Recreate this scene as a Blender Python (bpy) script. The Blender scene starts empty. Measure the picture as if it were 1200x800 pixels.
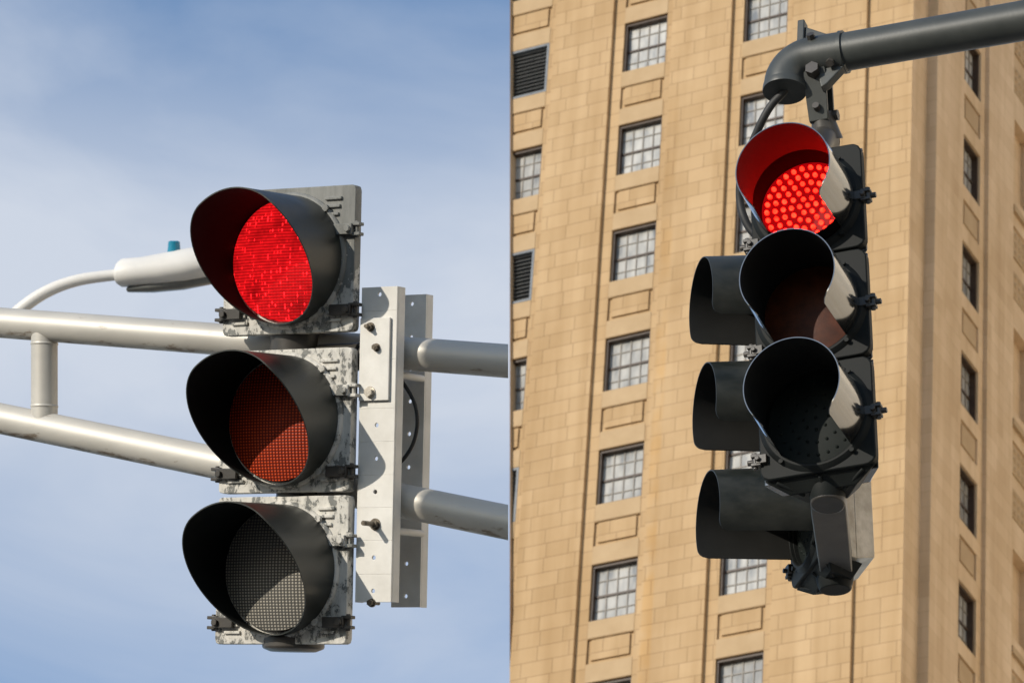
import bpy, math, random
from mathutils import Vector, Matrix
random.seed(7)
PI = math.pi
scene = bpy.context.scene
COL = scene.collection
V = Vector

# ------------------------------------------------------------------ camera
FPX = 5473.6                       # focal length in 1200-px-wide pixels
PITCH, ROLL = 0.5775178, 0.0741784
EYE = 1.6
cp, sp = math.cos(PITCH), math.sin(PITCH)
F = V((0, cp, sp)); U0 = V((0, -sp, cp)); R0 = V((1, 0, 0))
R = R0*math.cos(ROLL) + U0*math.sin(ROLL)
U = -R0*math.sin(ROLL) + U0*math.cos(ROLL)
CAM = V((0, 0, EYE))
cam = bpy.data.cameras.new('camera')
camo = bpy.data.objects.new('camera', cam); COL.objects.link(camo)
m = Matrix.Identity(4)
for i in range(3):
    m[i][0], m[i][1], m[i][2], m[i][3] = R[i], U[i], -F[i], CAM[i]
camo.matrix_world = m
cam.sensor_width = 36.0
cam.lens = 36.0*FPX/1200
cam.clip_start = 0.5; cam.clip_end = 6000
cam.dof.use_dof = True; cam.dof.focus_distance = 12.4; cam.dof.aperture_fstop = 24
scene.camera = camo

def ray(px, py):
    return F + R*((px-600)/FPX) + U*((400-py)/FPX)
def at(px, py, d):
    return CAM + ray(px, py)*d

# ------------------------------------------------------------------ materials
def new_mat(name):
    mt = bpy.data.materials.new(name); mt.use_nodes = True
    nt = mt.node_tree
    return mt, nt, nt.nodes['Principled BSDF']
def N(nt, t, **kw):
    n = nt.nodes.new(t)
    for k, v in kw.items():
        if k in n.inputs: n.inputs[k].default_value = v
        else: setattr(n, k, v)
    return n
def L(nt, a, b): nt.links.new(a, b)
def ramp(nt, fac, stops):
    r = nt.nodes.new('ShaderNodeValToRGB')
    e = r.color_ramp.elements
    while len(e) < len(stops): e.new(0.5)
    for i, (p, c) in enumerate(stops):
        e[i].position = p; e[i].color = (*c, 1)
    L(nt, fac, r.inputs['Fac']); return r
def bump(nt, b, h, strength, dist=0.01):
    n = N(nt, 'ShaderNodeBump', Strength=strength, Distance=dist)
    L(nt, h, n.inputs['Height']); L(nt, n.outputs['Normal'], b.inputs['Normal']); return n
def objco(nt, scale=(1, 1, 1)):
    tc = N(nt, 'ShaderNodeTexCoord'); mp = N(nt, 'ShaderNodeMapping')
    mp.inputs['Scale'].default_value = scale
    L(nt, tc.outputs['Object'], mp.inputs['Vector']); return mp.outputs['Vector']

def paint(name, c1, c2, rough=.45, scale=9, metal=0.0, bmp=.06, spec=.5, rough2=None, stretch=(1, 1, 1)):
    mt, nt, b = new_mat(name)
    co = objco(nt, stretch)
    n = N(nt, 'ShaderNodeTexNoise', Scale=scale, Detail=6, Roughness=.62); L(nt, co, n.inputs['Vector'])
    r = ramp(nt, n.outputs['Fac'], [(.34, c1), (.68, c2)])
    L(nt, r.outputs['Color'], b.inputs['Base Color'])
    b.inputs['Roughness'].default_value = rough; b.inputs['Metallic'].default_value = metal
    b.inputs['Specular IOR Level'].default_value = spec
    if rough2:
        rr = ramp(nt, n.outputs['Fac'], [(.3, (rough,)*3), (.7, (rough2,)*3)])
        L(nt, rr.outputs['Color'], b.inputs['Roughness'])
    n2 = N(nt, 'ShaderNodeTexNoise', Scale=scale*14, Detail=3); L(nt, co, n2.inputs['Vector'])
    bump(nt, b, n2.outputs['Fac'], bmp, .004)
    return mt

def grime(mt):
    """rust and soot specks clinging to the underside of pipes"""
    nt = mt.node_tree; b = nt.nodes['Principled BSDF']
    old = b.inputs['Base Color'].links[0].from_socket
    tc = N(nt, 'ShaderNodeTexCoord')
    mp = N(nt, 'ShaderNodeMapping'); mp.inputs['Scale'].default_value = (9, 30, 30); L(nt, tc.outputs['Object'], mp.inputs['Vector'])
    n = N(nt, 'ShaderNodeTexNoise', Scale=1.3, Detail=7, Roughness=.7); L(nt, mp.outputs[0], n.inputs['Vector'])
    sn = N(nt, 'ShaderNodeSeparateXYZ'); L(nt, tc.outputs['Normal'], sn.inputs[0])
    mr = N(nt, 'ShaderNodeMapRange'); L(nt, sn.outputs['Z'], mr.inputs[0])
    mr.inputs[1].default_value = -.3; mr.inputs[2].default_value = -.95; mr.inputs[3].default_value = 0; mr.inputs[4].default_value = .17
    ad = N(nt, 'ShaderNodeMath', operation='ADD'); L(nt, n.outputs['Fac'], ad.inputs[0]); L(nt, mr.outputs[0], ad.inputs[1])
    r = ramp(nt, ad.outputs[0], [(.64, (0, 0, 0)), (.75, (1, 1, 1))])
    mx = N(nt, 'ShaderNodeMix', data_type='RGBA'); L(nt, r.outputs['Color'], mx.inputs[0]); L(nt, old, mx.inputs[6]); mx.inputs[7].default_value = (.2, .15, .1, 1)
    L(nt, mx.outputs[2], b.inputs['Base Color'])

def stone_mat(name, ca, cb, mortar):
    mt, nt, b = new_mat(name)
    tc = N(nt, 'ShaderNodeTexCoord')
    sx = N(nt, 'ShaderNodeSeparateXYZ'); L(nt, tc.outputs['Object'], sx.inputs[0])
    sn = N(nt, 'ShaderNodeSeparateXYZ'); L(nt, tc.outputs['Normal'], sn.inputs[0])
    ab = N(nt, 'ShaderNodeMath', operation='ABSOLUTE'); L(nt, sn.outputs['X'], ab.inputs[0])
    gt = N(nt, 'ShaderNodeMath', operation='GREATER_THAN'); L(nt, ab.outputs[0], gt.inputs[0]); gt.inputs[1].default_value = .6
    mx = N(nt, 'ShaderNodeMix', data_type='FLOAT')
    L(nt, gt.outputs[0], mx.inputs[0]); L(nt, sx.outputs['X'], mx.inputs[2]); L(nt, sx.outputs['Y'], mx.inputs[3])
    cb_ = N(nt, 'ShaderNodeCombineXYZ'); L(nt, mx.outputs[0], cb_.inputs['X']); L(nt, sx.outputs['Z'], cb_.inputs['Y'])
    br = N(nt, 'ShaderNodeTexBrick', offset=.5, squash=.72, squash_frequency=3, offset_frequency=2)
    br.inputs['Scale'].default_value = 1; br.inputs['Brick Width'].default_value = .93
    br.inputs['Row Height'].default_value = .45; br.inputs['Mortar Size'].default_value = .011
    br.inputs['Mortar Smooth'].default_value = .25; br.inputs['Bias'].default_value = -.1
    br.inputs['Color1'].default_value = (*ca, 1); br.inputs['Color2'].default_value = (*cb, 1); br.inputs['Mortar'].default_value = (*mortar, 1)
    L(nt, cb_.outputs[0], br.inputs['Vector'])
    # broad weathering and rain streaks
    n = N(nt, 'ShaderNodeTexNoise', Scale=.35, Detail=5, Roughness=.6); L(nt, tc.outputs['Object'], n.inputs['Vector'])
    mp = N(nt, 'ShaderNodeMapping'); mp.inputs['Scale'].default_value = (2.2, 2.2, .12); L(nt, tc.outputs['Object'], mp.inputs['Vector'])
    n2 = N(nt, 'ShaderNodeTexNoise', Scale=1.0, Detail=4); L(nt, mp.outputs[0], n2.inputs['Vector'])
    r1 = ramp(nt, n.outputs['Fac'], [(.3, (.9, .87, .82)), (.7, (1.06, 1.07, 1.1))])
    r2 = ramp(nt, n2.outputs['Fac'], [(.32, (.88, .85, .8)), (.62, (1.03, 1.03, 1.03))])
    m1 = N(nt, 'ShaderNodeMix', data_type='RGBA', blend_type='MULTIPLY'); m1.inputs[0].default_value = 1
    L(nt, br.outputs['Color'], m1.inputs[6]); L(nt, r1.outputs['Color'], m1.inputs[7])
    m2 = N(nt, 'ShaderNodeMix', data_type='RGBA', blend_type='MULTIPLY'); m2.inputs[0].default_value = 1
    L(nt, m1.outputs[2], m2.inputs[6]); L(nt, r2.outputs['Color'], m2.inputs[7])
    # an ochre run-off stain beside one bay
    d1 = N(nt, 'ShaderNodeMath', operation='SUBTRACT'); L(nt, sx.outputs['X'], d1.inputs[0]); d1.inputs[1].default_value = 1.78
    d2 = N(nt, 'ShaderNodeMath', operation='ABSOLUTE'); L(nt, d1.outputs[0], d2.inputs[0])
    d3 = N(nt, 'ShaderNodeMapRange'); L(nt, d2.outputs[0], d3.inputs[0])
    d3.inputs[1].default_value = .12; d3.inputs[2].default_value = .2; d3.inputs[3].default_value = 1; d3.inputs[4].default_value = 0
    d4 = N(nt, 'ShaderNodeMapRange'); L(nt, sx.outputs['Z'], d4.inputs[0])
    d4.inputs[1].default_value = -2; d4.inputs[2].default_value = -12; d4.inputs[3].default_value = .1; d4.inputs[4].default_value = .9
    mp3 = N(nt, 'ShaderNodeMapping'); mp3.inputs['Scale'].default_value = (1, 1, .7); L(nt, tc.outputs['Object'], mp3.inputs['Vector'])
    n3 = N(nt, 'ShaderNodeTexNoise', Scale=1.3, Detail=3); L(nt, mp3.outputs[0], n3.inputs['Vector'])
    r3 = ramp(nt, n3.outputs['Fac'], [(.36, (0, 0, 0)), (.6, (1, 1, 1))])
    e1 = N(nt, 'ShaderNodeMath', operation='MULTIPLY'); L(nt, d3.outputs[0], e1.inputs[0]); L(nt, d4.outputs[0], e1.inputs[1])
    e2 = N(nt, 'ShaderNodeMath', operation='MULTIPLY'); L(nt, e1.outputs[0], e2.inputs[0]); L(nt, r3.outputs['Color'], e2.inputs[1])
    m3 = N(nt, 'ShaderNodeMix', data_type='RGBA', blend_type='MULTIPLY'); L(nt, e2.outputs[0], m3.inputs[0])
    L(nt, m2.outputs[2], m3.inputs[6]); m3.inputs[7].default_value = (1.0, .91, .74, 1)
    L(nt, m3.outputs[2], b.inputs['Base Color'])
    b.inputs['Roughness'].default_value = .85; b.inputs['Specular IOR Level'].default_value = .25
    n4 = N(nt, 'ShaderNodeTexNoise', Scale=11, Detail=5); L(nt, tc.outputs['Object'], n4.inputs['Vector'])
    ad = N(nt, 'ShaderNodeMath', operation='MULTIPLY_ADD'); L(nt, n4.outputs['Fac'], ad.inputs[0]); ad.inputs[1].default_value = .25
    iv = N(nt, 'ShaderNodeMath', operation='SUBTRACT'); iv.inputs[0].default_value = 1; L(nt, br.outputs['Fac'], iv.inputs[1])
    L(nt, iv.outputs[0], ad.inputs[2])
    bump(nt, b, ad.outputs[0], .35, .02)
    return mt

def pane_mat(name):
    mt, nt, b = new_mat(name)
    oi = N(nt, 'ShaderNodeObjectInfo')
    tc = N(nt, 'ShaderNodeTexCoord')
    add = N(nt, 'ShaderNodeVectorMath', operation='MULTIPLY_ADD')
    cx = N(nt, 'ShaderNodeCombineXYZ')
    for k in 'XYZ': L(nt, oi.outputs['Random'], cx.inputs[k])
    L(nt, cx.outputs[0], add.inputs[0]); add.inputs[1].default_value = (90, 90, 90); L(nt, tc.outputs['Object'], add.inputs[2])
    mp = N(nt, 'ShaderNodeMapping'); mp.inputs['Scale'].default_value = (2.6, 2.6, .8); L(nt, add.outputs[0], mp.inputs['Vector'])
    n = N(nt, 'ShaderNodeTexNoise', Scale=1.4, Detail=2.5, Roughness=.5); L(nt, mp.outputs[0], n.inputs['Vector'])
    r = ramp(nt, n.outputs['Fac'], [(.28, (.2, .21, .22)), (.43, (.36, .355, .335)), (.64, (.49, .475, .44))])
    ov = N(nt, 'ShaderNodeMapRange'); L(nt, oi.outputs['Random'], ov.inputs[0]); ov.inputs[3].default_value = .68; ov.inputs[4].default_value = 1.08
    vm = N(nt, 'ShaderNodeVectorMath', operation='SCALE'); L(nt, r.outputs['Color'], vm.inputs[0]); L(nt, ov.outputs[0], vm.inputs['Scale'])
    L(nt, vm.outputs[0], b.inputs['Base Color'])
    b.inputs['Roughness'].default_value = .12; b.inputs['Specular IOR Level'].default_value = .6
    n2 = N(nt, 'ShaderNodeTexNoise', Scale=2.2, Detail=1); L(nt, add.outputs[0], n2.inputs['Vector'])
    bump(nt, b, n2.outputs['Fac'], .08, .02)
    return mt

def peel_mat(name):
    """old grey-green paint flaking off a pale primer"""
    mt, nt, b = new_mat(name)
    co = objco(nt)
    mp = N(nt, 'ShaderNodeMapping'); mp.inputs['Scale'].default_value = (1.25, 1, .8); L(nt, co, mp.inputs['Vector'])
    n = N(nt, 'ShaderNodeTexNoise', Scale=26, Detail=9, Roughness=.72, Distortion=.2); L(nt, mp.outputs[0], n.inputs['Vector'])
    sx = N(nt, 'ShaderNodeSeparateXYZ'); L(nt, co, sx.inputs[0])
    # the upper door kept most of its paint, the lower ones have lost most of it
    mr = N(nt, 'ShaderNodeMapRange'); L(nt, sx.outputs['Z'], mr.inputs[0])
    mr.inputs[1].default_value = .28; mr.inputs[2].default_value = .42; mr.inputs[3].default_value = .045; mr.inputs[4].default_value = -.16
    ad = N(nt, 'ShaderNodeMath', operation='ADD'); L(nt, n.outputs['Fac'], ad.inputs[0]); L(nt, mr.outputs[0], ad.inputs[1])
    mask = ramp(nt, ad.outputs[0], [(.49, (0, 0, 0)), (.515, (.8, .8, .8)), (.6, (1, 1, 1))])
    mps = N(nt, 'ShaderNodeMapping'); mps.inputs['Scale'].default_value = (34, 34, 5); L(nt, co, mps.inputs['Vector'])
    n2 = N(nt, 'ShaderNodeTexNoise', Scale=1, Detail=6, Roughness=.65); L(nt, mps.outputs[0], n2.inputs['Vector'])
    old = ramp(nt, n2.outputs['Fac'], [(.3, (.12, .123, .114)), (.7, (.235, .235, .218))])
    pale = ramp(nt, n2.outputs['Fac'], [(.28, (.34, .32, .28)), (.42, (.52, .5, .45)), (.65, (.64, .615, .56))])
    mx = N(nt, 'ShaderNodeMix', data_type='RGBA'); L(nt, mask.outputs['Color'], mx.inputs[0])
    L(nt, old.outputs['Color'], mx.inputs[6]); L(nt, pale.outputs['Color'], mx.inputs[7])
    edge = ramp(nt, ad.outputs[0], [(.482, (1, 1, 1)), (.492, (.35, .34, .31)), (.503, (1, 1, 1))])
    me = N(nt, 'ShaderNodeMix', data_type='RGBA', blend_type='MULTIPLY'); me.inputs[0].default_value = .8
    L(nt, mx.outputs[2], me.inputs[6]); L(nt, edge.outputs['Color'], me.inputs[7])
    n6 = N(nt, 'ShaderNodeTexNoise', Scale=120, Detail=5, Roughness=.7); L(nt, co, n6.inputs['Vector'])
    chip = ramp(nt, n6.outputs['Fac'], [(.33, (.3, .29, .26)), (.38, (1, 1, 1))])
    mk = N(nt, 'ShaderNodeMix', data_type='RGBA', blend_type='MULTIPLY'); mk.inputs[0].default_value = .7
    L(nt, me.outputs[2], mk.inputs[6]); L(nt, chip.outputs['Color'], mk.inputs[7])
    L(nt, mk.outputs[2], b.inputs['Base Color'])
    b.inputs['Roughness'].default_value = .6; b.inputs['Specular IOR Level'].default_value = .35
    iv = N(nt, 'ShaderNodeMath', operation='SUBTRACT'); iv.inputs[0].default_value = 1; L(nt, mask.outputs['Color'], iv.inputs[1])
    a2 = N(nt, 'ShaderNodeMath', operation='MULTIPLY_ADD'); L(nt, n2.outputs['Fac'], a2.inputs[0]); a2.inputs[1].default_value = .4; L(nt, iv.outputs[0], a2.inputs[2])
    bump(nt, b, a2.outputs[0], .5, .002)
    return mt

def grid_lens(name, base, rough, emit=None, scale=150, spec=.5, estr=1.0, base2=None):
    """moulded prismatic lens: fine rows and columns of ridges"""
    mt, nt, b = new_mat(name)
    tc = N(nt, 'ShaderNodeTexCoord')
    sx = N(nt, 'ShaderNodeSeparateXYZ'); L(nt, tc.outputs['Object'], sx.inputs[0])
    def saw(o, k):
        a = N(nt, 'ShaderNodeMath', operation='MULTIPLY'); L(nt, o, a.inputs[0]); a.inputs[1].default_value = k
        s = N(nt, 'ShaderNodeMath', operation='SINE'); L(nt, a.outputs[0], s.inputs[0])
        t = N(nt, 'ShaderNodeMath', operation='MULTIPLY_ADD'); L(nt, s.outputs[0], t.inputs[0]); t.inputs[1].default_value = .5; t.inputs[2].default_value = .5
        return t.outputs[0]
    hz = saw(sx.outputs['Z'], 2*PI*scale); vx = saw(sx.outputs['X'], 2*PI*scale*.8)
    mul = N(nt, 'ShaderNodeMath', operation='MULTIPLY'); L(nt, hz, mul.inputs[0]); L(nt, vx, mul.inputs[1])
    n = N(nt, 'ShaderNodeTexNoise', Scale=30, Detail=4); L(nt, tc.outputs['Object'], n.inputs['Vector'])
    b2 = base2 or tuple(c*.45 for c in base)
    r = ramp(nt, mul.outputs[0], [(.1, b2), (.75, base)])
    L(nt, r.outputs['Color'], b.inputs['Base Color'])
    b.inputs['Roughness'].default_value = rough; b.inputs['Specular IOR Level'].default_value = spec
    bump(nt, b, mul.outputs[0], .5, .002)
    if emit:
        # patchy rows: dim gaps between rows, columns of brighter emitters
        mp = N(nt, 'ShaderNodeMapping'); mp.inputs['Scale'].default_value = (150, 1, 150); L(nt, tc.outputs['Object'], mp.inputs['Vector'])
        fl = N(nt, 'ShaderNodeVectorMath', operation='FLOOR'); L(nt, mp.outputs[0], fl.inputs[0])
        wn = N(nt, 'ShaderNodeTexWhiteNoise', noise_dimensions='3D'); L(nt, fl.outputs[0], wn.inputs['Vector'])
        n5 = N(nt, 'ShaderNodeTexNoise', Scale=16, Detail=3); L(nt, tc.outputs['Object'], n5.inputs['Vector'])
        hr = ramp(nt, hz, [(.15, (.5, .5, .5)), (.6, (1, 1, 1))])
        k1 = N(nt, 'ShaderNodeMath', operation='MULTIPLY'); L(nt, hr.outputs['Color'], k1.inputs[0])
        wr = ramp(nt, wn.outputs['Value'], [(.0, (.72, .72, .72)), (.85, (.95, .95, .95)), (1, (1.0, 1.0, 1.0))])
        L(nt, wr.outputs['Color'], k1.inputs[1])
        nr = ramp(nt, n5.outputs['Fac'], [(.36, (.55, .55, .55)), (.55, (1, 1, 1))])
        k2 = N(nt, 'ShaderNodeMath', operation='MULTIPLY'); L(nt, k1.outputs[0], k2.inputs[0]); L(nt, nr.outputs['Color'], k2.inputs[1])
        # sparse hot emitters
        hot = ramp(nt, wn.outputs['Value'], [(.86, (0, 0, 0)), (.95, (1, 1, 1))])
        vr = ramp(nt, vx, [(.55, (0, 0, 0)), (.9, (1, 1, 1))])
        h2 = N(nt, 'ShaderNodeMath', operation='MULTIPLY'); L(nt, hot.outputs['Color'], h2.inputs[0]); L(nt, vr.outputs['Color'], h2.inputs[1])
        h3 = N(nt, 'ShaderNodeMath', operation='MULTIPLY'); L(nt, h2.outputs[0], h3.inputs[0]); L(nt, hr.outputs['Color'], h3.inputs[1])
        h4 = N(nt, 'ShaderNodeMath', operation='MULTIPLY_ADD'); L(nt, h3.outputs[0], h4.inputs[0]); h4.inputs[1].default_value = 4.0; L(nt, k2.outputs[0], h4.inputs[2])
        h5 = N(nt, 'ShaderNodeMath', operation='MULTIPLY'); L(nt, h4.outputs[0], h5.inputs[0]); h5.inputs[1].default_value = estr; b.inputs['Specular IOR Level'].default_value = .04
        b.inputs['Emission Color'].default_value = (*emit, 1)
        L(nt, h5.outputs[0], b.inputs['Emission Strength'])
    return mt

def emis(name, col, s, base=(.1, 0, 0)):
    mt, nt, b = new_mat(name)
    b.inputs['Base Color'].default_value = (*base, 1)
    b.inputs['Emission Color'].default_value = (*col, 1); b.inputs['Emission Strength'].default_value = s
    b.inputs['Roughness'].default_value = .5; b.inputs['Specular IOR Level'].default_value = .1
    return mt

M = {}
M['stone'] = stone_mat('limestone_blocks', (.41, .282, .152), (.46, .322, .18), (.28, .186, .1))
M['stone_side'] = stone_mat('lightened_limestone_flank', (.55, .405, .255), (.61, .46, .3), (.5, .37, .23))  # flank stone colour lightened to stand in for the sunlight it lacks
M['stone_plain'] = paint('dressed_limestone', (.38, .266, .149), (.435, .313, .184), .85, 1.2, bmp=.05, spec=.25)
M['frame'] = paint('brown_sash_paint', (.035, .02, .012), (.06, .035, .02), .5, 4)
M['muntin'] = paint('weathered_bronze_bar', (.17, .15, .125), (.25, .22, .18), .5, 4)
M['pane'] = pane_mat('old_window_glass')
M['louver'] = paint('dark_louvre_metal', (.045, .048, .048), (.085, .088, .088), .5, 5)
M['louver_frame'] = paint('blue_grey_metal', (.10, .115, .13), (.16, .175, .19), .5, 5)
M['peel'] = peel_mat('flaking_grey_paint')
M['visor'] = paint('satin_black_green', (.012, .015, .013), (.032, .034, .03), .32, 9, bmp=.05, rough2=.5, stretch=(1, 1, 2))
M['visor_in'] = paint('flat_black_lining', (.006, .007, .006), (.010, .011, .010), .7, 6, bmp=.03, spec=.15)
M['lining'] = paint('black_hood_lining', (.014, .014, .013), (.02, .02, .019), .6, 6, bmp=.02, spec=.2)
M['black'] = paint('black_enamel', (.007, .008, .008), (.013, .015, .014), .5, 5, bmp=.03, rough2=.6, spec=.14)
M['black_gloss'] = paint('glossy_black_enamel', (.010, .010, .0095), (.016, .016, .015), .14, 5, bmp=.012, rough2=.2, spec=.8)
M['black_gloss'].node_tree.nodes['Principled BSDF'].inputs['Coat Weight'].default_value = 1
M['black_gloss'].node_tree.nodes['Principled BSDF'].inputs['Coat Roughness'].default_value = .1
M['black_gloss'].node_tree.nodes['Principled BSDF'].inputs['Coat IOR'].default_value = 2.0
M['soot'] = paint('soot_black', (.003, .003, .003), (.004, .004, .004), .8, 5, bmp=.01, spec=.03)
M['worn'] = paint('worn_bare_metal_case', (.3, .26, .2), (.52, .47, .39), .36, 16, metal=.5, bmp=.2)
M['rubber'] = paint('black_rubber', (.012, .012, .012), (.02, .02, .02), .6, 20)
M['alum'] = paint('silver_grey_paint', (.44, .415, .365), (.53, .505, .45), .42, 5, metal=.2, bmp=.05, rough2=.56, stretch=(.5, 1, 1))
grime(M['alum'])
M['plate'] = paint('galvanised_plate', (.6, .58, .53), (.71, .69, .64), .5, 14, bmp=.06)
M['bolt'] = paint('rusty_bolt_steel', (.05, .04, .03), (.2, .17, .13), .45, 60, metal=.6)
M['boltpale'] = paint('zinc_bolt', (.4, .37, .32), (.55, .5, .42), .4, 60, metal=.5)
M['armdark'] = paint('dark_grey_arm_paint', (.034, .037, .034), (.055, .059, .054), .42, 7, bmp=.04)
M['bracketdark'] = paint('dark_bracket_paint', (.034, .030, .025), (.062, .055, .046), .42, 8, bmp=.05)
M['lampgrey'] = paint('lamp_grey_paint', (.6, .58, .54), (.68, .66, .62), .5, 3)
M['lampglass'] = paint('dark_lamp_glass', (.10, .10, .09), (.15, .15, .14), .3, 3)  # dark grey glass under the lamp head
M['teal'] = paint('teal_plastic', (.006, .16, .26), (.01, .2, .3), .3, 3)
M['lens_red'] = grid_lens('lit_red_lens', (.03, .001, .001), .5, emit=(1, .010, .014), scale=138, estr=1.0)
M['lens_amber'] = grid_lens('amber_lens', (.62, .07, .014), .42, scale=138, spec=.15, base2=(.1, .008, .003))
M['lens_clear'] = grid_lens('clear_lens', (.4, .37, .31), .42, scale=138, spec=.2, base2=(.075, .072, .066))
M['led_back'] = emis('red_led_board', (1, .003, .008), .34, (.02, .002, .002))
M['led'] = emis('red_led', (1, .0075, .003), 9)
_nt = M['led'].node_tree; _b = _nt.nodes['Principled BSDF']
_n = N(_nt, 'ShaderNodeTexNoise', Scale=55, Detail=1); L(_nt, objco(_nt), _n.inputs['Vector'])
_r = N(_nt, 'ShaderNodeMapRange'); L(_nt, _n.outputs['Fac'], _r.inputs[0]); _r.inputs[1].default_value = .3; _r.inputs[2].default_value = .7; _r.inputs[3].default_value = 7; _r.inputs[4].default_value = 22
L(_nt, _r.outputs[0], _b.inputs['Emission Strength'])
M['lens_amber_dark'] = paint('dark_amber_lens', (.04, .0095, .003), (.075, .018, .005), .45, 30, bmp=.2, spec=.15)
M['lens_black'] = paint('unlit_dark_lens', (.010, .013, .012), (.016, .02, .018), .55, 8, spec=.12)
M['asphalt'] = paint('asphalt', (.04, .04, .04), (.06, .06, .058), .9, 2)
M['paving'] = paint('pale_paving', (.26, .25, .23), (.34, .33, .3), .9, .6)
M['facade_tan'] = stone_mat('tan_stone_across', (.76, .67, .54), (.8, .71, .58), (.6, .5, .38))

# ------------------------------------------------------------------ mesh helpers
class MB:
    def __init__(s): s.v = []; s.f = []; s.m = []; s.X = Matrix.Identity(4); s.mi = 0
    def add(s, vs, fs, mi=None):
        o = len(s.v)
        s.v += [s.X @ V(p) for p in vs]
        s.f += [tuple(i+o for i in f) for f in fs]
        s.m += [s.mi if mi is None else mi]*len(fs)
    def box(s, x0, x1, y0, y1, z0, z1, mi=None):
        s.add([(x0,y0,z0),(x1,y0,z0),(x1,y1,z0),(x0,y1,z0),(x0,y0,z1),(x1,y0,z1),(x1,y1,z1),(x0,y1,z1)],
              [(0,3,2,1),(4,5,6,7),(0,1,5,4),(1,2,6,5),(2,3,7,6),(3,0,4,7)], mi)
    def taper(s, a, b, mi=None):
        """frustum between two rects: (x0,x1,z0,z1,y)"""
        vs = []
        for (x0, x1, z0, z1, y) in (a, b): vs += [(x0,y,z0),(x1,y,z0),(x1,y,z1),(x0,y,z1)]
        s.add(vs, [(0,1,2,3),(7,6,5,4),(0,4,5,1),(1,5,6,2),(2,6,7,3),(3,7,4,0)], mi)
    def tube(s, pts, rad, n=24, caps=True, mi=None):
        pts = [V(p) for p in pts]
        if not hasattr(rad, '__len__'): rad = [rad]*len(pts)
        ts = []
        for i in range(len(pts)):
            a = pts[max(i-1, 0)]; b = pts[min(i+1, len(pts)-1)]
            ts.append((b-a).normalized())
        ref = V((0,0,1)) if abs(ts[0].z) < .9 else V((1,0,0))
        u = (ref - ts[0]*ref.dot(ts[0])).normalized()
        vs = []; fs = []
        for i, p in enumerate(pts):
            u = (u - ts[i]*u.dot(ts[i])).normalized(); w = ts[i].cross(u)
            for k in range(n):
                a = 2*PI*k/n; vs.append(p + (u*math.cos(a) + w*math.sin(a))*rad[i])
        for i in range(len(pts)-1):
            for k in range(n):
                k2 = (k+1) % n
                fs.append((i*n+k, i*n+k2, (i+1)*n+k2, (i+1)*n+k))
        if caps:
            fs.append(tuple(range(n))[::-1]); fs.append(tuple((len(pts)-1)*n+k for k in range(n)))
        s.add(vs, fs, mi)
    def lathe(s, prof, c, n=64, mi=None, closed=False):
        """revolve (r, y) about the local Y axis through (cx, cz)"""
        vs = []; fs = []
        for (r, y) in prof:
            for k in range(n):
                a = 2*PI*k/n; vs.append((c[0]+r*math.sin(a), y, c[1]+r*math.cos(a)))
        P = len(prof)
        for i in range(P if closed else P-1):
            j = (i+1) % P
            for k in range(n):
                k2 = (k+1) % n; fs.append((i*n+k, i*n+k2, j*n+k2, j*n+k))
        s.add(vs, fs, mi)
    def hexbolt(s, c, d, r, h, mi=None, n=6):
        c = V(c); d = V(d).normalized(); s.tube([c, c+d*h], r, n, True, mi)
    def build(s, name, mats, parent=None, smooth=None, bev=0, fix=True):
        me = bpy.data.meshes.new(name)
        me.from_pydata([tuple(p) for p in s.v], [], s.f); me.update()
        if not isinstance(mats, (list, tuple)): mats = [mats]
        for mt in mats: me.materials.append(mt)
        for p, i in zip(me.polygons, s.m): p.material_index = i
        if fix:
            import bmesh
            bm = bmesh.new(); bm.from_mesh(me); bmesh.ops.recalc_face_normals(bm, faces=bm.faces); bm.to_mesh(me); bm.free()
        if smooth:
            for p in me.polygons: p.use_smooth = True
            me.set_sharp_from_angle(angle=math.radians(smooth))
        o = bpy.data.objects.new(name, me); COL.objects.link(o)
        if parent: o.parent = parent
        if bev:
            md = o.modifiers.new('bevel', 'BEVEL'); md.width = bev; md.segments = 2; md.limit_method = 'ANGLE'; md.angle_limit = math.radians(40)
        return o

def tag(o, label, cat, group=None, kind=None):
    if label: o['label'] = label
    if cat: o['category'] = cat
    if group: o['group'] = group
    if kind: o['kind'] = kind
    return o
def thing(name, label, cat, mat4, group=None):
    o = bpy.data.objects.new(name, None); COL.objects.link(o); o.empty_display_size = .1
    o.matrix_world = mat4
    return tag(o, label, cat, group)
def frame4(o, x, y, z):
    mt = Matrix.Identity(4)
    for i in range(3): mt[i][0], mt[i][1], mt[i][2], mt[i][3] = x[i], y[i], z[i], o[i]
    return mt
def smoothpath(pts, k=8):
    """Catmull-Rom through the points"""
    pts = [V(p) for p in pts]; out = []
    for i in range(len(pts)-1):
        p0 = pts[max(i-1, 0)]; p1 = pts[i]; p2 = pts[i+1]; p3 = pts[min(i+2, len(pts)-1)]
        for j in range(k):
            t = j/k
            out.append(.5*((2*p1) + (p2-p0)*t + (2*p0-5*p1+4*p2-p3)*t*t + (3*p1-p0-3*p2+p3)*t**3))
    out.append(pts[-1]); return out

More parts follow.
